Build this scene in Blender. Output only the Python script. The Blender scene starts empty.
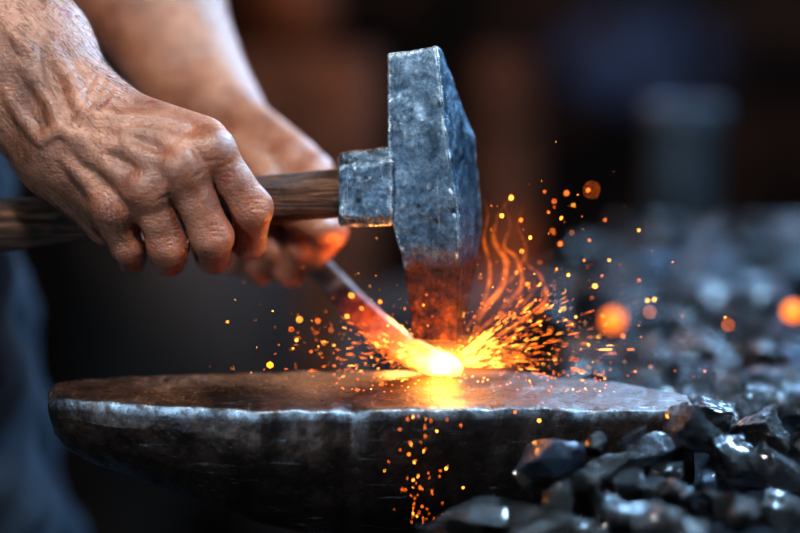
import bpy, bmesh, math, random
import numpy as np
from mathutils import Vector, Matrix, noise as mnoise
random.seed(7); np.random.seed(7)
scene=bpy.context.scene
COL=scene.collection
# ------------------------------------------------------------------ camera
F=85/36*800.0
PITCH=math.radians(8.0)
C=Vector((0,-1.04,0.964))
FW=Vector((0,math.cos(PITCH),-math.sin(PITCH))); UP=Vector((0,math.sin(PITCH),math.cos(PITCH))); RT=Vector((1,0,0))
def P(px,py,y):
    d=RT*((px-400)/F)+FW+UP*(-(py-266.5)/F)
    t=(y-C.y)/d.y
    return C+d*t
cd=bpy.data.cameras.new("camera"); cam=bpy.data.objects.new("camera",cd); COL.objects.link(cam)
cam.location=C; cam.rotation_euler=(math.pi/2-PITCH,0,0)
cd.lens=85; cd.sensor_width=36; cd.clip_start=0.01
cd.dof.use_dof=True; cd.dof.focus_distance=1.03; cd.dof.aperture_fstop=2.0; cd.dof.aperture_blades=0
scene.camera=cam
scene.view_settings.view_transform='Standard'
for lk in ('Medium High Contrast','High Contrast'):
    try: scene.view_settings.look=lk; break
    except Exception: pass
scene.view_settings.exposure=0.12
# ------------------------------------------------------------------ material helpers
class M:
    def __init__(s,name):
        s.m=bpy.data.materials.new(name); s.m.use_nodes=True
        s.nt=s.m.node_tree; s.n=s.nt.nodes; s.l=s.nt.links
        s.b=s.n['Principled BSDF']; s.out=s.n['Material Output']
        s.tc=s.n.new('ShaderNodeTexCoord')
    def link(s,a,b): s.l.new(a,b)
    def map(s,scale=(1,1,1),rot=(0,0,0),coord='Object'):
        m=s.n.new('ShaderNodeMapping'); m.inputs['Scale'].default_value=scale; m.inputs['Rotation'].default_value=rot
        s.link(s.tc.outputs[coord],m.inputs['Vector']); return m.outputs[0]
    def noise(s,scale,detail=6,rough=.6,dist=0,vec=None):
        t=s.n.new('ShaderNodeTexNoise'); t.inputs['Scale'].default_value=scale; t.inputs['Detail'].default_value=detail
        t.inputs['Roughness'].default_value=rough; t.inputs['Distortion'].default_value=dist
        s.link(vec if vec else s.tc.outputs['Object'],t.inputs['Vector']); return t.outputs['Fac']
    def voro(s,scale,feature='F1',vec=None,out='Distance'):
        t=s.n.new('ShaderNodeTexVoronoi'); t.feature=feature; t.inputs['Scale'].default_value=scale
        s.link(vec if vec else s.tc.outputs['Object'],t.inputs['Vector']); return t.outputs[out]
    def length(s):
        x=s.n.new('ShaderNodeVectorMath'); x.operation='LENGTH'; s.link(s.tc.outputs['Object'],x.inputs[0]); return x.outputs['Value']
    def pointy(s):
        return s.n.new('ShaderNodeNewGeometry').outputs['Pointiness']
    def ramp(s,fac,stops):
        r=s.n.new('ShaderNodeValToRGB'); e=r.color_ramp.elements
        while len(e)<len(stops): e.new(0.5)
        for i,(p,c) in enumerate(stops):
            e[i].position=p; e[i].color=(c,c,c,1) if isinstance(c,(int,float)) else (*c,1)
        s.link(fac,r.inputs[0]); return r.outputs[0]
    def mix(s,fac,a,b,mode='MIX'):
        x=s.n.new('ShaderNodeMix'); x.data_type='RGBA'; x.blend_type=mode
        for v,i in ((fac,0),(a,6),(b,7)):
            if isinstance(v,(int,float)): x.inputs[i].default_value=v if i==0 else (v,v,v,1)
            elif isinstance(v,tuple): x.inputs[i].default_value=(*v,1)
            else: s.link(v,x.inputs[i])
        return x.outputs[2]
    def math(s,op,a,b=0):
        x=s.n.new('ShaderNodeMath'); x.operation=op
        for i,v in enumerate((a,b)):
            if isinstance(v,(int,float)): x.inputs[i].default_value=v
            else: s.link(v,x.inputs[i])
        return x.outputs[0]
    def attr(s,name):
        a=s.n.new('ShaderNodeAttribute'); a.attribute_name=name; return a.outputs['Fac']
    def bump(s,h,strength,dist=.001,prev=None):
        b=s.n.new('ShaderNodeBump'); b.inputs['Strength'].default_value=strength; b.inputs['Distance'].default_value=dist
        s.link(h,b.inputs['Height'])
        if prev: s.link(prev,b.inputs['Normal'])
        return b.outputs[0]
    def set(s,**k):
        for a,v in k.items():
            a={'base':'Base Color','rough':'Roughness','metal':'Metallic','normal':'Normal','ecol':'Emission Color','estr':'Emission Strength','sss':'Subsurface Weight','spec':'Specular IOR Level','coat':'Coat Weight'}[a]
            i=s.b.inputs[a]
            if isinstance(v,tuple): i.default_value=(*v,1)
            elif isinstance(v,(int,float)): i.default_value=v
            else: s.link(v,i)
        return s
def sepz(m,coord='Object',idx=2):
    x=m.n.new('ShaderNodeSeparateXYZ'); m.link(m.tc.outputs[coord],x.inputs[0]); return x.outputs[idx]
def mrange(m,v,a,b,c=0,d=1):
    x=m.n.new('ShaderNodeMapRange'); x.inputs[1].default_value=a; x.inputs[2].default_value=b; x.inputs[3].default_value=c; x.inputs[4].default_value=d
    m.link(v,x.inputs[0]); return x.outputs[0]
# ---- skin
m=M("skin"); fl=m.attr("flush")
base=m.ramp(m.noise(45,8,.65),[(.3,(.20,.078,.044)),(.55,(.35,.155,.092)),(.75,(.48,.26,.165))])
base=m.mix(mrange(m,fl,0,1,0,.55),base,(.38,.10,.058))
base=m.mix(m.ramp(m.noise(220,7,.78),[(.52,0.0),(.67,.55)]),base,(.085,.036,.024))
base=m.mix(m.ramp(m.noise(17,6,.65),[(.49,0.0),(.68,.6)]),base,(.09,.040,.027))
cut=m.ramp(m.noise(60,2,.4),[(.70,0.),(.73,.8)])
base=m.mix(cut,base,(.20,.025,.018))
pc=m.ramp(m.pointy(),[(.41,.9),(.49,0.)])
base=m.mix(pc,base,(.04,.013,.009))  # painted crease shade: concave skin darkened to deepen the finger gaps
b1=m.bump(m.voro(560,'F1'),.45,.0005)
b2=m.bump(m.noise(300,6,.7,1.0),.5,.0008,b1)
wr=m.noise(1,7,.7,.7,m.map((120,120,560),(0,.6,0)))
b3=m.bump(wr,.5,.0011,b2)
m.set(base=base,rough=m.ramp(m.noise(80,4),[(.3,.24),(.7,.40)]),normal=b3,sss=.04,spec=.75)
m.b.inputs['Subsurface Radius'].default_value=(.008,.003,.0015); m.b.inputs['Subsurface Scale'].default_value=.4
SKIN=m.m
# ---- hammer steel
m=M("forged_steel"); z=sepz(m)
n1=m.noise(42,10,.7,.8); n2=m.noise(230,8,.78)
col=m.ramp(n1,[(.3,(.02,.035,.055)),(.44,(.065,.11,.165)),(.58,(.16,.25,.35)),(.74,(.42,.55,.68))])
col=m.mix(m.ramp(n2,[(.54,0.),(.68,.8)]),col,(.012,.02,.035))
pit=m.ramp(m.voro(95),[(.10,.9),(.2,0.)])
col=m.mix(pit,col,(.015,.02,.03))
sc1=m.ramp(m.noise(1,5,.7,.3,m.map((420,60,30),(.2,.5,.3))),[(.62,0.),(.66,.7)])
col=m.mix(sc1,col,(.5,.62,.74))
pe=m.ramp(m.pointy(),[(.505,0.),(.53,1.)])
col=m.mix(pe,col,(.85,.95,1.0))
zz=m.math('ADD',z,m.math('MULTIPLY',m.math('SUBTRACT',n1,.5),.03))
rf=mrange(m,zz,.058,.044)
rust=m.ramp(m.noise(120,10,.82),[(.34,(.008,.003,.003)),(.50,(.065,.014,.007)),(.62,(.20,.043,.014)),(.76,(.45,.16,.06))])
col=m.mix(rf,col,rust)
em=m.math('MULTIPLY',m.math('MULTIPLY',mrange(m,z,.045,.0),m.ramp(m.noise(160,8,.8),[(.53,0.),(.66,1.)])),.8)  # emission spots on the lower head stand in for reflected spark light
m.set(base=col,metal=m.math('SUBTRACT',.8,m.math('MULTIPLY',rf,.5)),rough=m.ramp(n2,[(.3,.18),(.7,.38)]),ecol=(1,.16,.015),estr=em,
 normal=m.bump(n2,.6,.0014,m.bump(m.voro(75,'SMOOTH_F1'),.5,.0025,m.bump(m.noise(40,6,.6,.5),.8,.0035))))
STEEL=m.m
# ---- wood
m=M("handle_wood"); g=m.noise(1,8,.72,1.2,m.map((12,210,210))); g2=m.noise(40,6,.7)
col=m.ramp(g,[(.36,(.008,.004,.003)),(.49,(.065,.028,.014)),(.64,(.22,.10,.052)),(.80,(.40,.23,.14))])
col=m.mix(m.ramp(g2,[(.46,0.),(.62,.8)]),col,(.012,.008,.006))
m.set(base=col,rough=.32,normal=m.bump(g,1.0,.0025,m.bump(g2,.5,.002))); WOOD=m.m
# ---- anvil
m=M("anvil_iron"); n1=m.noise(20,10,.68,.6); n2=m.noise(210,8,.75); z=sepz(m)
side=m.ramp(n1,[(.3,(.010,.008,.008)),(.46,(.036,.026,.023)),(.6,(.085,.058,.047)),(.76,(.18,.16,.155))])
side=m.mix(m.ramp(n2,[(.50,0.),(.62,.75)]),side,(.010,.009,.010))
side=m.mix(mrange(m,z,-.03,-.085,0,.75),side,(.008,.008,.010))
top=m.ramp(m.noise(1,8,.72,.4,m.map((18,60,40))),[(.33,(.016,.011,.010)),(.5,(.055,.037,.031)),(.68,(.15,.11,.09))])
top=m.mix(m.ramp(m.noise(110,8,.8),[(.5,0.),(.62,.6)]),top,(.013,.010,.009))
scr=m.ramp(m.noise(1,6,.7,.2,m.map((260,35,40),(0,0,.5))),[(.61,0.),(.66,.6)])
top=m.mix(scr,top,(.38,.36,.36))
edge=m.attr("edge")
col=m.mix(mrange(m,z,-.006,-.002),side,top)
ef=m.math('MULTIPLY',edge,m.ramp(m.noise(50,8,.8),[(.42,.1),(.56,1.)]))
ef=m.math('MAXIMUM',ef,m.ramp(m.noise(1,7,.7,.3,m.map((35,35,150))),[(.64,0.),(.71,.5)]))
scd=m.ramp(m.noise(1,6,.75,.2,m.map((30,60,420),(0,-.15,0))),[(.63,0.),(.67,.4)])
ef=m.math('MAXIMUM',ef,scd)
col=m.mix(ef,col,(.38,.49,.60))  # light-blue rim highlight painted along the chipped edge, plus scratches
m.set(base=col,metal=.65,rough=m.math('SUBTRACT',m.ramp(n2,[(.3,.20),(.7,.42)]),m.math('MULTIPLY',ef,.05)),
 normal=m.bump(n2,.5,.0010,m.bump(m.noise(30,7,.62,.3),.4,.0035)))
ANVIL=m.m
# ---- coal
def coalmat(name,bright,metal=.05,r0=.05,r1=.34):
    m=M(name); n=m.noise(70,8,.7,.5)
    col=m.ramp(n,[(.35,(.002,.003,.005)),(.56,(.010*bright,.014*bright,.021*bright)),(.78,(.05*bright,.068*bright,.09*bright))])
    m.set(base=col,rough=m.ramp(m.noise(110,5),[(.38,r0),(.62,r1)]),spec=.8,metal=metal,coat=.35,
      normal=m.bump(m.noise(240,8,.75),.7,.0014,m.bump(m.voro(150,'F1'),.6,.0022)))
    m.b.inputs['Coat Roughness'].default_value=.08
    return m.m
COAL=coalmat("coal",.3); COALB=coalmat("shiny_coal",1.8,.35); COALS=coalmat("silvery_coal",9,.7,.10,.34)
def simple(name,base,rough=.6,metal=0,nscale=20,amt=.6,bump=.3,bd=.003):
    m=M(name); n=m.noise(nscale,8,.65)
    d=tuple(c*(1-amt) for c in base); l=tuple(min(1,c*(1+amt)) for c in base)
    m.set(base=m.ramp(n,[(.3,d),(.7,l)]),rough=rough,metal=metal,normal=m.bump(n,bump,bd)); return m.m
DUST=simple("coal_dust",(.004,.005,.008),.8,0,60,.6,.6,.004); DUST.node_tree.nodes['Principled BSDF'].inputs['Specular IOR Level'].default_value=.1
def emis(name,col,s):
    m=M(name); m.set(base=(0,0,0),ecol=col,estr=s); return m.m
# ------------------------------------------------------------------ object helpers
def addobj(name,verts,faces,mat,origin=(0,0,0),parent=None,smooth=True):
    o=Vector(origin); me=bpy.data.meshes.new(name)
    me.from_pydata([tuple(Vector(v)-o) for v in verts],[],faces); me.update()
    ob=bpy.data.objects.new(name,me); COL.objects.link(ob); me.materials.append(mat)
    if smooth: me.polygons.foreach_set('use_smooth',[True]*len(me.polygons))
    if parent: ob.parent=parent; ob.location=o-parent.location
    else: ob.location=o
    return ob
def empty(name,loc,label,cat):
    e=bpy.data.objects.new(name,None); e.empty_display_size=.02; COL.objects.link(e); e.location=loc
    e["label"]=label; e["category"]=cat; return e
def tag(o,label,cat,group=None,kind=None):
    o["label"]=label; o["category"]=cat
    if group: o["group"]=group
    if kind: o["kind"]=kind
def loft(rings,cap=True):
    v=[];f=[];n=len(rings[0])
    for r in rings: v+=[tuple(p) for p in r]
    for i in range(len(rings)-1):
        for j in range(n):
            k=(j+1)%n; f.append((i*n+j,i*n+k,(i+1)*n+k,(i+1)*n+j))
    if cap:
        f.append(tuple(range(n-1,-1,-1))); f.append(tuple((len(rings)-1)*n+j for j in range(n)))
    return v,f
def fixn(ob):
    bm=bmesh.new(); bm.from_mesh(ob.data); bmesh.ops.recalc_face_normals(bm,faces=bm.faces); bm.to_mesh(ob.data); bm.free()
def displace(ob,size,strength,name='clouds',depth=3):
    t=bpy.data.textures.new(name,'CLOUDS'); t.noise_scale=size; t.noise_depth=depth
    md=ob.modifiers.new('rough','DISPLACE'); md.texture=t; md.strength=strength; md.texture_coords='LOCAL'
def tube(path,rads,n=24,ysc=1.0):
    rings=[]
    for i,p in enumerate(path):
        a=path[max(0,i-1)]; b=path[min(len(path)-1,i+1)]; t=(Vector(b)-Vector(a)).normalized()
        u=t.cross(Vector((0,1,0))).normalized(); w=t.cross(u).normalized()
        rings.append([Vector(p)+u*math.cos(2*math.pi*j/n)*rads[i]+w*math.sin(2*math.pi*j/n)*rads[i]*ysc for j in range(n)])
    return loft(rings)
# ------------------------------------------------------------------ HAMMER
Y0=.025
hb=P(436,340,Y0)
hammer=empty("hammer",hb,"forged steel blacksmith hammer with worn wooden handle striking hot steel","hammer")
def lv(A,B,Cc,D,ya,yb,yc,yd):
    return [P(*A,Y0+ya),P(*B,Y0+yb),P(*Cc,Y0+yc),P(*D,Y0+yd)]
rings=[lv((413,339),(456,342),(463,333),(424,332),-.010,-.020,.014,.018),
       lv((404,275),(460,262),(476,268),(420,268),-.013,-.024,.018,.024),
       lv((400,253),(461,241),(481,234),(410,240),-.014,-.026,.020,.026),
       lv((389,215),(456,205),(481,205),(402,205),-.014,-.027,.020,.027),
       lv((387,130),(446,129),(475,136),(400,140),-.013,-.026,.018,.026),
       lv((388,54),(437,46),(441,49),(400,58),-.011,-.019,.010,.014)]
v,f=loft(rings)
head=addobj("hammer_head",v,f,STEEL,hb,hammer,False); fixn(head)
def worn(ob,bev=.0018,sub=4,d=.0016,ds=.012):
    b=ob.modifiers.new('bevel','BEVEL'); b.width=bev; b.segments=2; b.limit_method='ANGLE'; b.angle_limit=math.radians(9)
    s=ob.modifiers.new('sub','SUBSURF'); s.subdivision_type='SIMPLE'; s.levels=sub; s.render_levels=sub
    displace(ob,ds,d)
worn(head,.0010,5,.0022,.016)
head["label"]="blue-grey scaled steel head, dark rust at the striking face"
cr=[]
for (x,t,b) in ((338,158,221),(341,153,226),(362,151,226),(392,147,225)):
    cr.append([P(x,t,Y0-.010),P(x+1,(t*.82+b*.18),Y0-.018),P(x+1,(t*.12+b*.88),Y0-.018),P(x,b,Y0-.014),
               P(x,b,Y0+.012),P(x,(t*.2+b*.8),Y0+.019),P(x,(t*.8+b*.2),Y0+.019),P(x,t,Y0+.012)])
v,f=loft(cr); col=addobj("hammer_collar",v,f,STEEL,hb,hammer,False); fixn(col); worn(col,.0009,4,.0018,.010)
hp=[];hr=[]
for i in range(60):
    t=i/59; x=352-430*t; yy=191.5+34*t*430/350
    hp.append(P(x,yy,Y0+.018*t)); hr.append((.0140 if t<.03 else .0136+.0012*t+.0004*math.sin(t*9)))
v,f=tube(hp,hr,32,.92); han=addobj("handle",v,f,WOOD,hb,hammer); fixn(han); displace(han,.02,.0022)
# ------------------------------------------------------------------ HOT BAR
key=[((461,370),Y0-.001,.0030),((454,368),Y0,.0050),((445,365),Y0+.002,.0064),((430,361),Y0+.006,.0078),((405,349),Y0+.016,.0088),((378,328),Y0+.036,.0088),((350,301),Y0+.062,.0084),((320,268),Y0+.092,.0080),((295,240),Y0+.118,.0078),((265,208),Y0+.150,.0074),((235,172),Y0+.180,.0070)]
pts=[P(*a,y) for a,y,r in key]; rr=[r for a,y,r in key]
path=[];rads=[]
for i in range(len(pts)-1):
    for s in range(8):
        t=s/8; path.append(pts[i].lerp(pts[i+1],t)); rads.append(rr[i]*(1-t)+rr[i+1]*t)
path.append(pts[-1]); rads.append(rr[-1])
rings=[]
for i,p in enumerate(path):
    a=path[max(0,i-1)]; b=path[min(len(path)-1,i+1)]; t=(b-a).normalized(); u=t.cross(Vector((0,1,0))).normalized(); w_=t.cross(u).normalized(); rg=[]
    for j in range(24):
        th_=2*math.pi*j/24; c_,s_=math.cos(th_),math.sin(th_)
        rg.append(p+u*(abs(c_)**.5*math.copysign(1,c_))*rads[i]*.95+w_*(abs(s_)**.5*math.copysign(1,s_))*rads[i]*.58)
    rings.append(rg)
v,f=loft(rings)
m=M("hot_steel"); h=mrange(m,m.length(),.006,.125,1,0); n=m.noise(140,8,.75)
hh=m.math('ADD',h,m.math('MULTIPLY',m.math('SUBTRACT',n,.54),1.0))
ecol=m.ramp(hh,[(.0,(0,0,0)),(.3,(.5,.025,.0)),(.55,(1,.10,.004)),(.8,(1,.20,.010)),(1,(1,.40,.05))])
es=m.math('MULTIPLY',m.math('POWER',h,16.0),14)
es=m.math('ADD',es,m.math('MULTIPLY',m.ramp(hh,[(.22,0.),(.8,1.)]),1.1))
m.set(base=m.ramp(n,[(.3,(.05,.04,.04)),(.7,(.25,.2,.18))]),metal=.5,rough=.4,ecol=ecol,estr=es,normal=m.bump(n,.6,.002))
bar=addobj("hot_steel_bar",v,f,m.m,pts[2]); fixn(bar); displace(bar,.012,.0016)
tag(bar,"steel bar with white-hot glowing tip lying on the anvil","steel bar")
# ------------------------------------------------------------------ ANVIL
ZT=.75
st=[(-.1945,-.014,.008,.023),(-.193,-.021,.015,.028),(-.187,-.030,.020,.034),(-.170,-.038,.026,.044),(-.140,-.047,.032,.054),(-.11,-.054,.038,.064),(-.074,-.062,.042,.078),(-.03,-.061,.044,.090),(0.0,-.059,.046,.096),(.04,-.056,.046,.098),(.08,-.053,.042,.098),(.115,-.050,.032,.096),(.138,-.047,.018,.094),(.153,-.044,.004,.092),(.160,-.040,-.010,.088)]
def interp(a,b,t): return tuple(a[i]*(1-t)+b[i]*t for i in range(4))
def sm(a,b,x):
    t=min(1,max(0,(x-a)/(b-a))); return t*t*(3-2*t)
S=[]
for i in range(len(st)-1):
    for k in range(7): S.append(interp(st[i],st[i+1],k/7))
S.append(st[-1])
rings=[];edges=[]
for (x,yf,yb,D) in S:
    chip=max(0,mnoise.noise(Vector((x*55,3,1)))-.12)*.009+max(0,mnoise.noise(Vector((x*170,7,1)))-.25)*.004
    yf+=chip
    c=(yf+yb)/2; hf=c-yf; hbk=yb-c
    r=[];e=[]
    def pt(fr,z,ed,front=True):
        wob=.0012*mnoise.noise(Vector((x*60,fr*3,z*60)))
        dip=-.004*sm(.05,.16,x)
        r.append((x+ wob,c+(-hf if front else hbk)*fr+wob,ZT+z+wob*.7+dip-(chip*.6 if fr>.9 and front else 0))); e.append(ed)
    for fr in (0,.4,.75,.93): pt(fr,0,0)
    pt(.985,-.0002,.3); pt(1.0,-.0012,1); pt(1.006,-.0032,.7); pt(1.012,-.006,.05); pt(1.016,-.013,0)
    for a in (.25,.42,.6,.78,.92): pt(1.03-.85*a**3.4, -D*a,0)
    pt(0,-D,0)
    for a in (.92,.78,.6,.42,.25): pt(1.03-.85*a**3.4, -D*a,0,False)
    pt(1.016,-.013,0,False); pt(1.012,-.006,.05,False); pt(1.006,-.0032,.7,False); pt(1.,-.0012,1,False); pt(.985,-.0002,.3,False)
    for fr in (.93,.75,.4): pt(fr,0,0,False)
    rings.append(r); edges+=e
v,f=loft(rings)
def addbox(v,f,levels):
    base=len(v); n=8
    for (x0,x1,y0,y1,z) in levels:
        c=.25
        dx=(x1-x0)*c*.4; dy=(y1-y0)*c*.5
        v+= [(x0+dx,y0,z),(x1-dx,y0,z),(x1,y0+dy,z),(x1,y1-dy,z),(x1-dx,y1,z),(x0+dx,y1,z),(x0,y1-dy,z),(x0,y0+dy,z)]
    for i in range(len(levels)-1):
        for j in range(8):
            k=(j+1)%8; f.append((base+i*8+j,base+i*8+k,base+(i+1)*8+k,base+(i+1)*8+j))
    f.append(tuple(base+j for j in range(8))); f.append(tuple(base+(len(levels)-1)*8+j for j in range(7,-1,-1)))
addbox(v,f,[(-.05,.12,-.035,.03,.685),(-.035,.11,-.03,.025,.66),(-.035,.11,-.03,.025,.635),(-.05,.13,-.05,.045,.615),(-.05,.13,-.05,.045,.601)])
anv=addobj("anvil",v,f,ANVIL,(0,0,ZT)); fixn(anv)
at=anv.data.attributes.new("edge",'FLOAT','POINT'); at.data.foreach_set('value',edges+[0]*(len(v)-len(edges)))
s=anv.modifiers.new('sub','SUBSURF'); s.levels=3; s.render_levels=3
displace(anv,.03,.0020,'anvil_a'); displace(anv,.006,.0006,'anvil_b')
tag(anv,"dark worn iron anvil with rounded horn and chipped edge with a painted highlight","anvil")
# ------------------------------------------------------------------ COAL PILE
def H(x,y):
    yy=max(0,y)
    front=sm(.0,.07,x)*.078+sm(.06,.17,x)*.02
    back=sm(.05+.06*yy,.14+.10*yy,x)*.095+sm(.15+.1*yy,.3+.1*yy,x)*.008
    w=sm(-.04,.06,y)
    h=.62+front*(1-w)+back*w
    h+=.012*mnoise.noise(Vector((x*9,y*9,2)))+.012*sm(.3,.8,y)*mnoise.noise(Vector((x*5,y*5,9)))
    h-=sm(.9,1.1,y)*.14
    h-=sm(.75,.85,x)*.1
    return h
nx,ny=110,120
v=[];f=[]
for j in range(ny):
    for i in range(nx):
        x=-.03+i/(nx-1)*.92; y=-.26+j/(ny-1)*1.4
        zz=max(.602,H(x,y)-.012+.006*mnoise.noise(Vector((x*60,y*60,0))))
        if x<.155 and -.055<y<.045: zz=.602
        v.append((x,y,zz))
for j in range(ny-1):
    for i in range(nx-1):
        a=j*nx+i; f.append((a,a+1,a+nx+1,a+nx))
bed=addobj("coal_bed",v,f,DUST,(.4,.4,.6)); tag(bed,"heap of fine dark crushed coal spread over the hearth","coal",kind="stuff")
def coalmesh(seed,flat=1.0):
    rnd=random.Random(seed); bm=bmesh.new()
    for i in range(rnd.randint(12,18)):
        p=Vector((rnd.gauss(0,1),rnd.gauss(0,1),rnd.gauss(0,1))).normalized()*rnd.uniform(.75,1.2)
        bm.verts.new((p.x*1.1,p.y*.9,p.z*.85*flat))
    r=bmesh.ops.convex_hull(bm,input=bm.verts)
    dead=[g for g in r['geom_interior'] if isinstance(g,bmesh.types.BMVert)]
    if dead: bmesh.ops.delete(bm,geom=dead,context='VERTS')
    for k in range(4):
        nrm=Vector((rnd.gauss(0,1),rnd.gauss(0,1),rnd.gauss(0,1)+.4)).normalized()
        r=bmesh.ops.bisect_plane(bm,geom=list(bm.verts)+list(bm.edges)+list(bm.faces),plane_co=nrm*rnd.uniform(.6,.85),plane_no=nrm,clear_outer=True)
        bmesh.ops.holes_fill(bm,edges=[e for e in bm.edges if e.is_boundary],sides=0)
    bmesh.ops.triangulate(bm,faces=bm.faces)
    for it in range(3):
        bmesh.ops.subdivide_edges(bm,edges=[e for e in bm.edges if e.calc_length()>.22],cuts=1,use_grid_fill=True)
        bmesh.ops.triangulate(bm,faces=[fc for fc in bm.faces if len(fc.verts)>3])
    for w in bm.verts:
        q=w.co*1.0+Vector((seed*3.1,0,0))
        w.co*=1+.12*mnoise.noise(q*2.2)+.10*mnoise.noise(q*5)+.05*mnoise.noise(q*11)
    bmesh.ops.recalc_face_normals(bm,faces=bm.faces)
    for fc in bm.faces: fc.smooth=False
    me=bpy.data.meshes.new("coal_lump"); bm.to_mesh(me); bm.free(); return me
dark=[coalmesh(i,.8 if i%3==0 else 1.0) for i in range(10)]
for me in dark: me.materials.append(COAL)
bright=[coalmesh(50+i,.9) for i in range(5)]
for me in bright: me.materials.append(COALB)
silver=[coalmesh(80+i,.9) for i in range(3)]
for me in silver: me.materials.append(COALS)
coals=[]
def putcoal(x,y,z,s,br=0,rot=None,sc=None):
    me=random.choice((dark,bright,silver)[int(br)])
    o=bpy.data.objects.new("coal_lump",me); COL.objects.link(o)
    o.location=(x,y,z); o.scale=sc or (s,s*random.uniform(.8,1.1),s*random.uniform(.8,1.1))
    o.rotation_euler=rot or (random.uniform(-.6,.6),random.uniform(-.6,.6),random.uniform(0,6.28))
    lab=("jagged black lump of coal on the heap","shiny grey angular lump of coal on the heap","silvery glinting lump of coal beside the anvil")[int(br)]
    if sc: lab="wide flat slab of black coal at the heap's edge"
    tag(o,lab,"coal",group="coal lumps heaped around the anvil")
    coals.append(o)
def inanvil(x,y,m=.0):
    if x>.172+m: return False
    yf=-.062
    if x>.09: yf=-.047
    return yf-.010-m<y<.055+m
for (px,py,y,s,br) in [(550,459,-.090,.0195,2),(608,470,-.085,.018,0),(652,452,-.076,.017,1),(690,436,-.060,.020,1),(728,460,-.062,.021,1),
      (560,506,-.11,.016,0),(610,508,-.115,.017,0),(668,503,-.11,.020,1),(735,505,-.10,.021,0),(785,478,-.08,.021,1),
      (712,412,-.02,.017,1),(762,438,-.02,.02,0),(632,432,-.066,.012,1),(785,520,-.12,.02,0),(705,486,-.09,.014,2),(600,538,-.125,.017,0),
      (585,490,-.10,.011,0),(632,488,-.10,.012,1),(525,482,-.085,.010,0),(672,472,-.085,.010,0),(596,444,-.076,.009,0),(680,414,-.055,.009,0)]:
    p=P(px,py,y); putcoal(p.x,p.y,p.z,s,br)
for (px,py,y,sc,rz) in [(492,512,-.105,(.034,.022,.012),.2),(552,524,-.12,(.034,.02,.013),-.2),(640,524,-.13,(.03,.02,.014),.4),(462,532,-.11,(.022,.02,.012),-.4)]:
    p=P(px,py,y); putcoal(p.x,p.y,p.z,.02,0,(.15,.1,rz),sc)
NH=len(coals)
y=-.16
while y<.98 and len(coals)<295:
    d=y+1.04; sp=.023+.023*sm(.0,.6,y)
    x=-.0+random.uniform(0,sp)
    xmax=(400*d/1889)*1.06+.015
    while x<xmax:
        xx=x+random.uniform(-.3,.3)*sp; yy=y+random.uniform(-.3,.3)*sp
        near=any((o.location.x-xx)**2+(o.location.y-yy)**2<(.024)**2 for o in coals[:NH])
        z=H(xx,yy)
        if not inanvil(xx,yy) and not near and z>.650 and len(coals)<298:
            s=sp*random.uniform(.36,.74)
            putcoal(xx,yy,z+random.uniform(-.003,.006),s,1 if random.random()<.32 else (2 if random.random()<.12 else 0))
        x+=sp
    y+=sp*.9
# hearth bench
m=M("hearth_stone"); br=m.n.new('ShaderNodeTexBrick'); m.link(m.map((3,3,3)),br.inputs['Vector'])
br.inputs['Color1'].default_value=(.03,.025,.022,1); br.inputs['Color2'].default_value=(.05,.036,.03,1); br.inputs['Mortar'].default_value=(.02,.02,.02,1)
m.set(base=br.outputs['Color'],rough=.85,normal=m.bump(m.noise(30),.5,.01)); STONE=m.m
v=[];f=[]; addbox(v,f,[(-.06,1.0,-.3,1.5,.6),(-.06,1.0,-.3,1.5,.55),(-.03,.97,-.27,1.47,.54),(-.03,.97,-.27,1.47,0)])
hearth=addobj("forge_hearth",v,f,STONE,(.45,.5,0),smooth=False); fixn(hearth); tag(hearth,"waist-high stone forge hearth carrying anvil and coal","forge")
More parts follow.
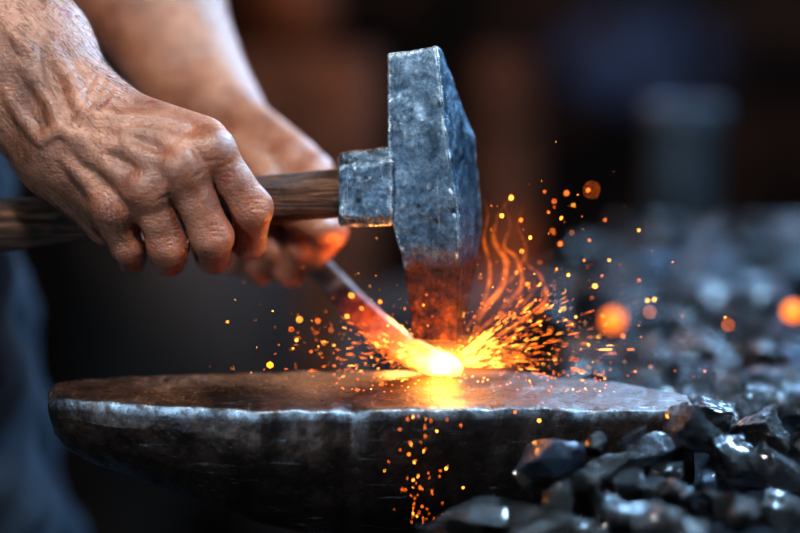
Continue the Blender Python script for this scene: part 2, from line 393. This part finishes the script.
# ------------------------------------------------------------------ SDF bodies
def smin(a,b,k):
    h=np.maximum(k-np.abs(a-b),0)/k
    return np.minimum(a,b)-h*h*k*.25
def cone(p,a,b,ra,rb):
    a=np.asarray(a,np.float32); b=np.asarray(b,np.float32); ab=b-a; L=float(ab@ab)+1e-12
    pa=p-a; t=np.clip(pa@ab/L,0,1)
    q=pa-t[:,None]*ab
    return np.sqrt((q*q).sum(1))-(ra+(rb-ra)*t)
def nets(f,lo,hi,h):
    lo=np.array(lo,float); hi=np.array(hi,float)
    nc=np.ceil((hi-lo)/(4*h)).astype(int)+1; n=nc*4
    g=[lo[i]+(np.arange(nc[i])*4+1.5)*h for i in range(3)]
    G=np.stack(np.meshgrid(*g,indexing='ij'),-1).reshape(-1,3).astype(np.float32)
    Vc=f(G).reshape(nc)
    V=Vc.repeat(4,0).repeat(4,1).repeat(4,2).astype(np.float32)
    mk=(np.abs(Vc)<6.5*h).repeat(4,0).repeat(4,1).repeat(4,2)
    idx=np.argwhere(mk); pts=(lo+idx*h).astype(np.float32)
    V[mk]=np.concatenate([f(pts[i:i+400000]) for i in range(0,len(pts),400000)])
    s=(V<0)
    c=np.zeros(n-1,np.uint8)
    offs=[(i,j,k) for i in (0,1) for j in (0,1) for k in (0,1)]
    for o in offs: c+=s[o[0]:n[0]-1+o[0],o[1]:n[1]-1+o[1],o[2]:n[2]-1+o[2]]
    act=np.argwhere((c>0)&(c<8))
    vid=-np.ones(n-1,np.int32); vid[tuple(act.T)]=np.arange(len(act))
    acc=np.zeros((len(act),3)); cnt=np.zeros(len(act))
    for a in offs:
        for ax in range(3):
            if a[ax]==0:
                b=list(a); b[ax]=1
                va=V[tuple((act+a).T)]; vb=V[tuple((act+b).T)]
                cr=(va<0)!=(vb<0); t=np.where(cr,va/(np.where(cr,va-vb,1)),0)
                q=act+np.array(a)+0.0; q[:,ax]+=t
                acc+=q*cr[:,None]; cnt+=cr
    verts=lo+acc/cnt[:,None]*h
    faces=[]
    for ax in range(3):
        u,w=(ax+1)%3,(ax+2)%3
        sl0=[slice(1,n[i]-1) for i in range(3)]; sl0[ax]=slice(0,n[ax]-1)
        sl1=list(sl0); sl1[ax]=slice(1,n[ax])
        A=s[tuple(sl0)]; B=s[tuple(sl1)]
        e=np.argwhere(A!=B); fl=A[tuple(e.T)]
        off=np.array([1,1,1]); off[ax]=0; e=e+off
        def cell(du,dw):
            q=e.copy(); q[:,u]+=du; q[:,w]+=dw; return vid[tuple(q.T)]
        q=np.stack([cell(-1,-1),cell(0,-1),cell(0,0),cell(-1,0)],1)
        q[~fl]=q[~fl][:,::-1]
        faces.append(q[(q>=0).all(1)])
    return verts,np.concatenate(faces)
YH=Y0
def build_arm(fingers,palm,arm,kf=.0005,kp=.011,ka=.03,extra=None,grooves=None):
    def f(p):
        d=None
        for ch in fingers:
            c=None
            for (a,b,ra,rb) in ch:
                x=cone(p,a,b,ra,rb); c=x if c is None else smin(c,x,.003)
            d=c if d is None else smin(d,c,kf)
        q=None
        for (a,b,ra,rb) in palm:
            x=cone(p,a,b,ra,rb); q=x if q is None else smin(q,x,kp)
        d=smin(d,q,.005)
        if arm:
            q=None
            for (a,b,ra,rb) in arm:
                x=cone(p,a,b,ra,rb); q=x if q is None else smin(q,x,ka)
            d=smin(d,q,.02)
        if extra:
            for (a,b,ra,rb) in extra: d=smin(d,cone(p,a,b,ra,rb),.005)
        if grooves:
            for (a,b,ra,rb) in grooves: d=-smin(-d,cone(p,a,b,ra,rb),.0012)
        return d
    return f
def Q(px,py,dy): return P(px,py,YH+dy)
mcp=[Q(213,152,-.039),Q(184,171,-.046),Q(149,191,-.045),Q(114,209,-.038)]
pip=[Q(252,208,-.033),Q(212,237,-.041),Q(168,246,-.039),Q(128,245,-.030)]
dip=[Q(249,242,-.006),Q(213,256,-.002),Q(169,259,.001),Q(131,257,.002)]
tip=[Q(236,236,.022),Q(204,244,.026),Q(163,248,.027),Q(128,248,.025)]
rd=[(.0126,.0104,.0116,.0096,.0082),(.0128,.0107,.0119,.0098,.0085),(.0124,.0102,.0114,.0094,.0082),(.0115,.0093,.0102,.0084,.0074)]
fing=[]
for i in range(4):
    a,b,c,d=mcp[i],pip[i],dip[i],tip[i]; r=rd[i]
    midp=a.lerp(b,.5)+Vector((0,-.0005,0))
    fing.append([(a,midp,r[0],r[1]),(midp,b,r[1],r[2]),(b,c,r[2]*.96,r[3]),(c,d,r[3],r[4])])
wr=Q(70,134,-.012)
th=[Q(98,120,.004),Q(150,132,.022),Q(196,158,.034),Q(222,182,.036)]
fing.append([(th[0],th[1],.0150,.0130),(th[1],th[2],.0125,.0105),(th[2],th[3],.0108,.0085)])
palm=[]
wro=[Q(92,116,-.018),Q(82,130,-.022),Q(70,146,-.022),Q(62,158,-.016)]
for i in range(4):
    palm.append((wro[i],mcp[i],.0165,.0112))
palm.append((wro[0],Q(204,140,-.026),.0165,.0125))
for i in range(3):
    a=mcp[i].lerp(mcp[i+1],.5)+Vector((0,.006,0)); b=pip[i].lerp(pip[i+1],.5)+Vector((0,.014,0))
    palm.append((a,a.lerp(b,.24),.0092,.0052))
palm.append((wro[0]+Vector((0,.012,0)),mcp[0]+Vector((-.008,.012,0)),.016,.012))
palm.append((wro[3]+Vector((.004,.012,-.002)),mcp[3]+Vector((0,.012,-.004)),.018,.0125))
palm.append((wro[0],th[1],.018,.013))
palm.append((Q(90,150,-.006),Q(150,168,-.016),.018,.014))
palm.append((Q(66,165,-.010),Q(108,222,-.016),.0165,.0135))
el=P(-262,-206,Y0+.05)
fa=Q(18,62,.002); fb=Q(-70,-24,.012)
side=Vector((.74,0,.67)).normalized()
arm=[(wr+side*.011,fa+side*.013,.0225,.0255),(wr-side*.011,fa-side*.013,.0225,.0255),(fa+side*.013,fb+side*.015,.0255,.033),(fa-side*.013,fb-side*.015,.0255,.033),
     (fb+side*.015,el,.033,.036),(fb-side*.015,el,.033,.036)]
base=build_arm(fing,palm,arm)
def surf(f,px,py,ys=-.14):
    ps=np.array([P(px,py,y) for y in np.linspace(ys,ys+.22,441)],np.float32)
    d=f(ps); i=np.argmax(d<0)
    return Vector([float(c) for c in ps[i]]) if d[i]<0 else None
def veins(f,polys,sink=.5,step=8,jit=.6):
    out=[]
    for poly,r0 in polys:
        pts=[]
        for k in range(len(poly)-1):
            (x0,y0),(x1,y1)=poly[k],poly[k+1]
            n=max(2,int(math.hypot(x1-x0,y1-y0)/step))
            for s in range(n):
                t=s/n; pts.append((x0+(x1-x0)*t+random.uniform(-jit,jit),y0+(y1-y0)*t+random.uniform(-jit,jit)))
        pts.append(poly[-1])
        w=[surf(f,*p) for p in pts]; w=[q+Vector((0,r0*sink,-r0*.1)) for q in w if q is not None]
        for k in range(len(w)-1):
            e=min(k,len(w)-2-k); r=r0*(.5+.5*min(1,e/2))
            if (w[k]-w[k+1]).length<.008: out.append((w[k],w[k+1],r,r))
    return out
tend=[([(86,122),(130,131),(202,149)],.0032),([(80,134),(125,149),(174,168)],.0036),([(74,146),(110,166),(140,186)],.0032),([(66,158),(88,183),(106,202)],.0025)]
vn=[([(20,60),(45,95),(62,128),(95,150),(118,178),(128,195)],.0021),([(52,50),(70,80),(84,112),(118,118),(150,119),(182,127)],.0020),([(62,128),(40,140),(18,112),(6,90)],.0018),
    ([(118,118),(128,145),(152,172),(163,187)],.0019),([(95,150),(128,145)],.0017),([(150,121),(168,146),(193,161)],.0016),([(8,30),(30,52),(45,95)],.0020)]
kn=[]
for q in mcp:
    kn.append((q+Vector((-.001,-.0042,.002)),q+Vector((.001,-.0038,0)),.0100,.0096))
ex=veins(base,tend+vn)+kn
f0=build_arm(fing,palm,arm,extra=ex)
gr=[]
for i,(px,py) in enumerate([(257,204),(216,231),(170,241)]):
    for k in (-5,0,5):
        gr.append(([(px-10,py+k+2),(px,py+k-1),(px+9,py+k+1)],.0006))
for k in (0,7,15): gr.append(([(112-k,88-k),(96-k,112-k*.5),(84-k,132-k*.3)],.0005))
for (a,b) in [((194,177),(206,170)),((157,201),(169,194)),((204,161),(219,160)),((221,167),(234,161))]: gr.append(([a,b],.0005))
grv=veins(f0,gr,sink=-.2,step=4,jit=.4)
fR=build_arm(fing,palm,arm,extra=ex,grooves=grv)
vR,qR=nets(fR,(-.37,-.09,.70),(-.05,.10,1.12),.0011)
# left hand (holding the steel bar)
def R(px,py,y): return P(px,py,y)
yb=Y0+.10
mL=[R(314,174,yb-.004),R(292,160,yb+.006),R(268,152,yb+.020),R(245,148,yb+.036)]
pL=[R(331,230,yb-.030),R(304,246,yb-.020),R(276,248,yb-.004),R(248,243,yb+.012)]
dL=[R(314,257,yb-.016),R(289,271,yb-.004),R(260,270,yb+.012),R(234,262,yb+.028)]
tL=[R(296,254,yb+.012),R(273,264,yb+.022),R(247,262,yb+.036),R(226,254,yb+.048)]
fl_=[]
for i in range(4):
    a,b,c,d=mL[i],pL[i],dL[i],tL[i]; r=rd[i]
    fl_.append([(a,b,r[0]*.94,r[2]*.90),(b,c,r[2]*.90,r[3]*.92),(c,d,r[3]*.92,r[4])])
wl=R(210,116,yb+.07)
tl=[R(238,148,yb+.03),R(266,188,yb-.02),R(296,212,yb-.032),R(322,230,yb-.046)]
fl_.append([(tl[0],tl[1],.0155,.013),(tl[1],tl[2],.0122,.0106),(tl[2],tl[3],.0106,.0084)])
pal=[]
for i in range(4): pal.append((wl+Vector((.008-.005*i,-.012+.008*i,.004*(1-i))),mL[i],.020,.0125))
pal.append((wl,R(260,188,yb+.02),.02,.014))
eL=P(70,-185,Y0+.26); fm=P(140,-20,Y0+.22)
armL=[(wl+Vector((.010,0,.004)),fm+Vector((.017,0,.005)),.022,.031),(wl-Vector((.010,0,.004)),fm-Vector((.017,0,.005)),.022,.031),
      (fm+Vector((.017,0,.005)),eL,.031,.038),(fm-Vector((.017,0,.005)),eL,.031,.038)]
fL=build_arm(fl_,pal,armL)
vL,qL=nets(fL,(-.34,.02,.70),(0.02,.38,1.18),.0022)
# trunk, upper arms, neck, head (coarse)
shR=Vector((-.46,-.02,1.36)); shL=Vector((-.44,.36,1.37)); ne=Vector((-.44,.17,1.46)); hd=Vector((-.36,.17,1.60))
pel=Vector((-.46,.24,.98)); ch=Vector((-.47,.18,1.28))
trunk=[(el,shR,.042,.055),(eL,shL,.042,.055),(shR,ch,.06,.1),(shL,ch,.06,.1),(ch+Vector((0,.07,0)),pel+Vector((0,.06,0)),.11,.1),(ch-Vector((0,.07,0)),pel-Vector((0,.06,0)),.11,.1),
       (ch,ne,.09,.055),(ne,hd,.052,.06),(hd+Vector((-.02,0,.035)),hd+Vector((.02,0,.02)),.088,.075),(hd+Vector((.02,0,-.01)),hd+Vector((.045,0,-.055)),.06,.035),
       (hd+Vector((.085,0,-.0)),hd+Vector((.105,0,-.03)),.009,.014)]
def fT(p):
    d=None
    for t in trunk:
        x=cone(p,*t); d=x if d is None else smin(d,x,.03)
    return d
vT,qT=nets(fT,(-.72,-.12,.86),(-.15,.48,1.75),.008)
person=empty("person",(-.4,.24,0),"person with bare forearms gripping hammer handle and hot bar","person")
nR,nL=len(vR),len(vL)
allv=np.concatenate([vR,vL,vT]); allq=np.concatenate([qR,qL+nR,qT+nR+nL])
def near2(vs,p,k): return np.argsort(((vs-np.array(p))**2).sum(1))[:k]
st_=[]
for (vs,off,p) in ((vR,0,el),(vL,nR,eL)):
    a=near2(vs,p,2)+off; b=near2(vT,p,1)+nR+nL; st_.append([int(a[0]),int(a[1]),int(b[0])])
SH=simple("dark_shirt",(.012,.013,.018),.9,0,60,.4)
body=addobj("body",[],[],SKIN,(0,0,0),person)
body.location=-person.location
me=body.data; me.clear_geometry(); me.from_pydata(allv.tolist(),[],allq.tolist()+st_); me.update()
me.polygons.foreach_set('use_smooth',[True]*len(me.polygons))
joints=[(q,.016) for q in mcp+pip+dip]+[(q,.014) for q in tip+mL+pL+dL+tL]
flv=np.zeros(len(allv))
for q,r in joints:
    dd=np.sqrt(((allv-np.array(q))**2).sum(1)); flv=np.maximum(flv,np.clip(1-dd/(r*1.5),0,1)*.9)
at=me.attributes.new("flush",'FLOAT','POINT'); at.data.foreach_set('value',flv.astype(np.float32))
sm_=body.modifiers.new('s','SMOOTH'); sm_.factor=.5; sm_.iterations=1
# fine arm hair
HAIR=simple("hair",(.03,.018,.01),.7)
cu=bpy.data.curves.new("arm_hair",'CURVE'); cu.dimensions='3D'; cu.bevel_depth=.00010; cu.bevel_resolution=0; cu.materials.append(HAIR)
sel=np.where((vR[:,0]<-.150)&(vR[:,0]>-.27)&(vR[:,2]<1.0))[0]
pick=np.random.choice(sel,2600,replace=False); pp=vR[pick].astype(np.float32)
e_=.002; gx=np.stack([fR(pp+np.eye(3,dtype=np.float32)[k]*e_)-fR(pp-np.eye(3,dtype=np.float32)[k]*e_) for k in range(3)],1); gx/=np.linalg.norm(gx,axis=1)[:,None]+1e-9
adir=np.array((wr-el).normalized())
for k in range(len(pp)):
    if gx[k,1]>.35: continue
    ndir=gx[k]; td=adir*.9+np.array([.25,0,-.35])+np.random.normal(0,.25,3); td-=ndir*(td@ndir); td/=np.linalg.norm(td)
    Ln=random.uniform(.004,.010); sp_=cu.splines.new('POLY'); sp_.points.add(3)
    for j in range(4):
        t=j/3; q=pp[k]+td*Ln*t+ndir*Ln*(.28*t-.12*t*t)
        sp_.points[j].co=(*q.tolist(),1); sp_.points[j].radius=1-.7*t
ah=bpy.data.objects.new("arm_hair",cu); COL.objects.link(ah); ah.parent=person; ah.location=-person.location; ah["kind"]="stuff"
# clothing
def fS(p):
    d=None
    for t in [(shR.lerp(el,.45),shR,.062,.07),(shL.lerp(eL,.45),shL,.062,.07)]+[(a,b,ra+.014,rb+.014) for a,b,ra,rb in trunk[2:6]]:
        x=cone(p,*t); d=x if d is None else smin(d,x,.03)
    return d
vS,qS=nets(fS,(-.76,-.16,.82),(-.28,.54,1.5),.009)
o=addobj("shirt",vS.tolist(),qS.tolist(),SH,(-.4,.24,0),person)
DEN=simple("denim",(.008,.022,.040),.9,0,220,.6,.6,.002)
legs=[(Vector((-.40,.20,.93)),Vector((-.30,.19,.5)),.115,.085),(Vector((-.30,.19,.5)),Vector((-.38,.19,.1)),.085,.065),(Vector((-.42,.34,.93)),Vector((-.34,.42,.5)),.115,.085),(Vector((-.34,.42,.5)),Vector((-.42,.42,.1)),.085,.065),
  (pel+Vector((0,-.06,.0)),pel+Vector((0,.06,.0)),.125,.125)]
def fD(p):
    d=None
    for t in legs:
        x=cone(p,*t)+.0045*np.sin(p[:,2]*70+p[:,1]*25)+.002*np.sin(p[:,2]*160-p[:,1]*90); d=x if d is None else smin(d,x,.03)
    return d
vD,qD=nets(fD,(-.66,-.0,.02),(-.16,.6,1.15),.008)
o=addobj("trousers",vD.tolist(),qD.tolist(),DEN,(-.4,.24,0),person)
LEA=simple("boot_leather",(.03,.02,.015),.5)
for bx,yy in ((-.38,.19),(-.42,.42)):
    bt=[(Vector((bx,yy,.1)),Vector((bx,yy,.05)),.06,.05),(Vector((bx-.02,yy,.045)),Vector((bx+.15,yy,.04)),.045,.036)]
    vB,qB=nets(lambda p:smin(cone(p,*bt[0]),cone(p,*bt[1]),.03),(bx-.12,yy-.1,-.01),(bx+.24,yy+.1,.2),.008)
    addobj("boot",vB.tolist(),qB.tolist(),LEA,(bx,yy,0),person)
def fHr(p): 
    a=hd+Vector((-.028,0,.045)); return np.maximum(cone(p,a,a+Vector((.03,0,.01)),.095,.08),-(cone(p,hd+Vector((.07,0,-.03)),hd+Vector((.1,0,-.12)),.075,.09)))
vH,qH=nets(fHr,tuple(hd-Vector((.18,.14,.14))),tuple(hd+Vector((.14,.14,.18))),.007)
addobj("hair",vH.tolist(),qH.tolist(),HAIR,tuple(hd),person)
# ------------------------------------------------------------------ SPARKS
E=P(448,366,Y0-.012)
SP1=emis("spark_orange",(1,.18,.009),5.0); SP2=emis("spark_yellow",(1,.38,.045),11)
def sparkgeo():
    bm=bmesh.new(); bmesh.ops.create_icosphere(bm,subdivisions=1,radius=1); me=bpy.data.meshes.new("spark"); bm.to_mesh(me); 
    V=[tuple(w.co) for w in bm.verts]; Fc=[tuple(x.index for x in fc.verts) for fc in bm.faces]; bm.free(); return me,V,Fc
ms1,SV,SF=sparkgeo(); ms1.materials.append(SP1); ms2=ms1.copy(); ms2.materials.clear(); ms2.materials.append(SP2)
def xf(pos,dr,ln,th):
    q=Vector(dr).to_track_quat('X','Z').to_matrix().to_4x4()
    return Matrix.Translation(pos)@q@Matrix.Diagonal((ln,th,th,1))
def rdir(a0,a1,yj=.22):
    a=math.radians(random.uniform(a0,a1)); return Vector((math.cos(a),random.uniform(-yj,yj),math.sin(a))).normalized()
cloud=[]
def cluster(n,a0,a1,dm,tmin,tmax,stretch,pw=1.3):
    for _ in range(n):
        dr=rdir(a0,a1); d=dm*(random.random()**pw)*random.uniform(.5,1.35)+.010
        p=E+dr*d; p.z-=1.2*d*d
        if p.z<.753: p.z=.753+random.random()*.006
        th=tmin+(tmax-tmin)*random.random()**3; cloud.append((p,dr+Vector((0,0,-2*d)),th*random.uniform(1,stretch),th))
cluster(420,0,46,.072,.00007,.00017,36)
cluster(240,0,78,.125,.00008,.00028,3)
cluster(180,150,180,.10,.00008,.00024,4)
cluster(200,150,180,.065,.00007,.00015,32)
cluster(60,105,150,.08,.00008,.00030,3)
for _ in range(150):
    p=P(random.gauss(520,34),random.gauss(326,30),Y0+random.uniform(-.02,.04)); cloud.append((p,(p-E).normalized(),random.uniform(.0003,.0012),random.uniform(.0001,.00020)))
for _ in range(110):
    p=P(random.uniform(330,610),random.uniform(372,395),0); p=Vector((p.x,random.uniform(-.03,.03),.753)); cloud.append((p,rdir(0,20),.0005,.0002))
for _ in range(70):
    p=P(random.gauss(424,15),random.uniform(395,525),-.070+random.uniform(-.010,.0)); cloud.append((p,Vector((random.uniform(-.3,.3),0,-1)),random.uniform(.0003,.0013),random.uniform(.00009,.00020)))
V=[];Fc=[];mi=[]
for k,(p,dr,ln,th) in enumerate(cloud):
    mt=xf(p,dr,ln,th); b=len(V); V+=[tuple(mt@Vector(s)) for s in SV]; Fc+=[tuple(b+i for i in t) for t in SF]; mi+=[1 if (p-E).length<.030 or random.random()<.18 else 0]*len(SF)
o=addobj("spark_spray",V,Fc,SP1,E); o.data.materials.append(SP2); o.data.polygons.foreach_set('material_index',mi)
tag(o,"fine spray of orange sparks bursting from the struck steel","sparks",kind="stuff")
def spark(p,dr,ln,th,br=False):
    o=bpy.data.objects.new("spark",ms2 if br else ms1); COL.objects.link(o); o.matrix_world=xf(p,dr,ln,th)
    tag(o,"glowing orange spark flying off the struck steel","spark",group="larger sparks flying from the hot steel")
big=[(545,190),(556,200),(566,193),(575,205),(587,190),(562,218),(548,212),(520,222),(530,238),(553,232),(571,232),(560,243),(588,240),(606,218),(541,262),(557,268),(570,276),(585,262),(596,285),(610,262),(640,230),(523,250),(536,300),(562,308),(577,318),(603,315),(622,338),(548,330),(590,345),(270,365),(298,340),(312,352),(318,322),(333,330),(346,316),(362,308),(300,318),(325,345),(380,300),(290,330),(352,296),(500,215),(512,198),(656,300),(468,520),(462,488),(415,478),(436,430),(410,455),(424,505),(540,422),(515,412),(447,470),(381,385),(355,388),(640,282),(648,300),(507,270),(528,285)]
for i,(x,y) in enumerate(big):
    p=P(x+random.uniform(-2,2),y+random.uniform(-2,2),Y0+random.uniform(-.025,.045) if y<372 else -.076)
    r=.0004+.0006*random.random()**1.8
    if y>372: r*=.75
    if (x,y)==(270,365): r=.0020; p=P(x,y,-.02)
    spark(p,(p-E).normalized(),r*random.uniform(1,1.6),r,random.random()<.35)
EMB=emis("ember_glow",(1,.20,.02),2.0); EMS=emis("ember_small",(1,.20,.02),6)
for (x,y,yy,r,mt) in [(613,320,.30,.0090,EMB),(793,311,.22,.0080,EMB),(728,325,.20,.0012,EMS),(650,312,.2,.0010,EMS),(592,190,.3,.0011,EMS)]:
    o=bpy.data.objects.new("ember",ms1.copy()); o.data.materials.clear(); o.data.materials.append(mt); COL.objects.link(o); o.matrix_world=xf(P(x,y,yy),(1,0,0),r,r)
    tag(o,"glowing orange ember drifting over the coal heap","ember",group="embers drifting over the coals")
# volumes for flame, smoke and the added strike bloom
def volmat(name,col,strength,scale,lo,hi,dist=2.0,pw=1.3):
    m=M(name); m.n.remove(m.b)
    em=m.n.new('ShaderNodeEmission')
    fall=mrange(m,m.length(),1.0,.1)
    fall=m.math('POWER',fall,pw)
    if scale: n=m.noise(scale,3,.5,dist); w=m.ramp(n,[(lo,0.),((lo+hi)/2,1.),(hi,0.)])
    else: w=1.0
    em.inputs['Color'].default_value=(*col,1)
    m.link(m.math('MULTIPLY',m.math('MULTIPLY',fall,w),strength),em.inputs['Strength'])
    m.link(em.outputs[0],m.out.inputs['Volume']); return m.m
def blob(name,mat,loc,sc,label,cat,rot=(0,0,0)):
    bm=bmesh.new(); bmesh.ops.create_icosphere(bm,subdivisions=3,radius=1); me=bpy.data.meshes.new(name); bm.to_mesh(me); bm.free()
    me.materials.append(mat); o=bpy.data.objects.new(name,me); COL.objects.link(o); o.location=loc; o.scale=sc; o.rotation_euler=rot
    tag(o,label,cat,kind="stuff"); return o
def wispmat(name,strength):
    m=M(name); m.n.remove(m.b); em=m.n.new('ShaderNodeEmission'); em.inputs['Color'].default_value=(1,.19,.015,1)
    zf=mrange(m,sepz(m),.125,.01); n=m.ramp(m.noise(110,3,.6,1.5),[(.36,.0),(.60,1.)])
    m.link(m.math('MULTIPLY',m.math('MULTIPLY',zf,n),strength),em.inputs['Strength']); m.link(em.outputs[0],m.out.inputs['Volume']); return m.m
WM=wispmat("flame_gas",420)
for (cps,r0) in [([(470,345),(482,312),(500,290),(506,262),(494,240),(498,216),(512,196)],.0017),([(476,335),(505,306),(522,284),(516,258),(504,246),(510,224),(502,200)],.0012),([(480,345),(520,322),(545,300),(540,276),(526,262),(532,240)],.0012),([(466,330),(486,296),(490,266),(484,240),(488,214),(482,196)],.0011),([(472,338),(494,318),(512,312),(534,290),(530,270)],.0009),([(474,340),(492,300),(514,276),(526,250),(518,226),(524,206)],.0009)]:
    cp=[P(x,y,Y0+.012+.004*math.sin(i*1.7)) for i,(x,y) in enumerate(cps)]
    sp=[];rs=[]
    for i in range(len(cp)-1):
        p0=cp[max(0,i-1)];p1=cp[i];p2=cp[i+1];p3=cp[min(len(cp)-1,i+2)]
        for k in range(8):
            t=k/8; sp.append(.5*((2*p1)+(p2-p0)*t+(2*p0-5*p1+4*p2-p3)*t*t+(3*p1-p0-3*p2+p3)*t**3))
    nS=len(sp)
    for i in range(nS): t=i/(nS-1); rs.append(max(.0002,r0*(.4+1.1*math.sin(math.pi*min(1,t*.9+.08)))*(1-.45*t)))
    v,f=tube(sp,rs,12,.8); o=addobj("flame_wisp",v,f,WM,cp[0]); fixn(o); tag(o,"thin curling orange flame rising from the struck steel","flame",group="flame wisps beside the hammer")
blob("flame",volmat("flame_haze",(1,.17,.012),20,1.6,.35,.65,1.5,1.2),P(503,275,Y0+.015),(.030,.010,.058),"faint orange fiery haze rising beside the hammer","flame",(0,.22,0))
blob("bloom_burst",volmat("bloom_burst",(1,.25,.025),110,3.0,.3,.75,1.0),P(460,358,Y0),(.042,.02,.017),"added volume for the bloom and fire where the hammer meets steel","glow")  # emissive volume imitates camera bloom around the strike
blob("bloom_core",volmat("bloom_core",(1,.42,.08),460,0,0,0,0,2.6),P(441,361,Y0-.006),(.022,.015,.0115),"added white-hot bloom volume at the point of impact","glow")  # soft emissive volume imitates the white centre of the bloom
blob("smoke",volmat("blue_smoke",(.05,.20,.5),34,1.6,.45,.55,3.5,.9),P(640,55,.75),(.11,.012,.075),"thin blue smoke drifting up behind the coals","smoke")  # emission stands in for light scattered by the smoke
# ------------------------------------------------------------------ ROOM
fm_=simple("floor_dirt",(.03,.027,.025),.9,0,4,.5)
def plane(name,pts,mat):
    o=addobj(name,pts,[(0,1,2,3)],mat,pts[0],smooth=False); o["kind"]="structure"; return o
m=M("mottled_brick"); br=m.n.new('ShaderNodeTexBrick'); m.link(m.map((4,4,4),(math.pi/2,0,0)),br.inputs['Vector'])
br.inputs['Color1'].default_value=(.055,.032,.022,1); br.inputs['Color2'].default_value=(.09,.05,.035,1); br.inputs['Mortar'].default_value=(.03,.028,.026,1)
m.set(base=m.mix(.85,br.outputs['Color'],m.ramp(m.noise(4,4,.6),[(.42,(.05,.05,.05)),(.60,(1.6,1.3,1))]),'MULTIPLY'),rough=.9); WALL=m.m  # mottled backdrop haze put into the brick colour by noise
plane("floor",[(-2.5,-2.5,0),(3,-2.5,0),(3,3,0),(-2.5,3,0)],fm_)
plane("wall_back",[(-2.5,3,0),(3,3,0),(3,3,2.8),(-2.5,3,2.8)],WALL)
plane("wall_left",[(-2.5,-2.5,0),(-2.5,3,0),(-2.5,3,2.8),(-2.5,-2.5,2.8)],WALL)
plane("wall_right",[(3,3,0),(3,-2.5,0),(3,-2.5,2.8),(3,3,2.8)],WALL)
def cyl(name,loc,prof,mat,parent=None,n=32):
    rg=[[(loc[0]+r*math.cos(2*math.pi*j/n),loc[1]+r*math.sin(2*math.pi*j/n),loc[2]+z) for j in range(n)] for r,z in prof]
    v,f=loft(rg); o=addobj(name,v,f,mat,loc,parent); fixn(o); return o
TIN=simple("grey_tin",(.11,.145,.18),.5,.4,12,.7); RUS=simple("rusty_iron",(.22,.09,.045),.6,.3,14,.6); OAK=simple("old_timber",(.17,.078,.045),.8,0,9,.95)
b=P(682,235,1.35)
pot=cyl("quench_can",(b.x,b.y,.601),[(.046,0),(.048,.01),(.048,.20),(.051,.205),(.051,.235),(.044,.236),(.044,.03)],TIN); tag(pot,"grey metal quench can standing on the hearth","can")
p=P(508,150,2.4); v=[];f=[]; addbox(v,f,[(p.x-.06,p.x+.06,2.37,2.49,0),(p.x-.06,p.x+.06,2.37,2.49,.87)][::-1])
o=addobj("timber_post",v,f,OAK,(p.x,2.4,0),smooth=False); fixn(o); tag(o,"short brown square timber post behind the forge","post")
p=P(300,90,2.3); v=[];f=[]; addbox(v,f,[(p.x-.14,p.x+.14,2.15,2.45,.88),(p.x-.14,p.x+.14,2.15,2.45,0)])
o=addobj("wooden_crate",v,f,OAK,(p.x,2.3,0),smooth=False); fixn(o); tag(o,"tall brown wooden crate by the wall","crate")
k=cyl("clay_crucible",(p.x-.02,2.3,.881),[(.05,0),(.09,.02),(.1,.12),(.09,.17),(.08,.17),(.07,.04)],RUS); tag(k,"rusty brown crucible standing on the crate","crucible")
BAR=simple("barrel_oak",(.05,.036,.03),.75,0,8,.5)
p=P(170,300,1.7); k=cyl("wooden_barrel",(p.x,1.7,0),[(.16,0),(.19,.2),(.2,.36),(.19,.52),(.16,.7),(.15,.7),(.15,.66)],BAR); tag(k,"old grey wooden barrel standing on the floor","barrel")
# ------------------------------------------------------------------ LIGHTS
def aim(o,t): o.rotation_euler=(Vector(t)-o.location).to_track_quat('-Z','Y').to_euler()
def area(name,loc,tgt,size,pw,col,spread=math.pi):
    l=bpy.data.lights.new(name,'AREA'); l.size=size; l.energy=pw; l.color=col; l.spread=spread; o=bpy.data.objects.new(name,l); COL.objects.link(o); o.location=loc; aim(o,tgt)
def pointl(name,loc,r,pw,col):
    l=bpy.data.lights.new(name,'POINT'); l.shadow_soft_size=r; l.energy=pw; l.color=col; o=bpy.data.objects.new(name,l); COL.objects.link(o); o.location=loc
area("key_lamp",(-.14,-.58,1.62),(-.08,-.02,.86),.09,10.0,(1,.96,.92))
area("cool_backlight",(.75,1.9,1.75),(.2,.15,.72),.5,20,(.36,.64,1))  # added cool backlight to make the coals glint, no window behind it
area("cool_backlight_near",(.5,.30,1.45),(.14,-.06,.72),.14,14,(.45,.73,1))  # added closer backlight on the front coals, not a window
area("side_light",(.9,-.35,1.25),(.05,0,.85),.2,5.5,(.52,.76,1))  # added cool light for the hammer's facets, source unseen
area("low_front_light",(-.55,-.75,.80),(-.12,-.05,.72),.15,2.4,(.62,.82,1))  # added low fill for the anvil's side
pointl("strike_glow",P(452,360,Y0-.044),.006,.13,(1,.32,.05))
pointl("strike_glow_rear",P(400,322,Y0+.055),.008,.42,(1,.30,.05))
pointl("warm_fill_left",(-.1,1.55,1.2),.1,3.8,(1,.48,.24))  # added warm light on the crate, nothing burns there
pointl("warm_fill_right",(.28,1.7,1.3),.05,2.2,(1,.45,.2))  # added warm backdrop light above the view, not from the coals
pointl("blue_haze_fill",(.6,2.4,1.25),.1,2.5,(.2,.5,1))  # added blue light giving the back wall a hazy tint
w=bpy.data.worlds.new("world"); scene.world=w; w.use_nodes=True
w.node_tree.nodes['Background'].inputs[0].default_value=(.25,.4,.6,1); w.node_tree.nodes['Background'].inputs[1].default_value=.008
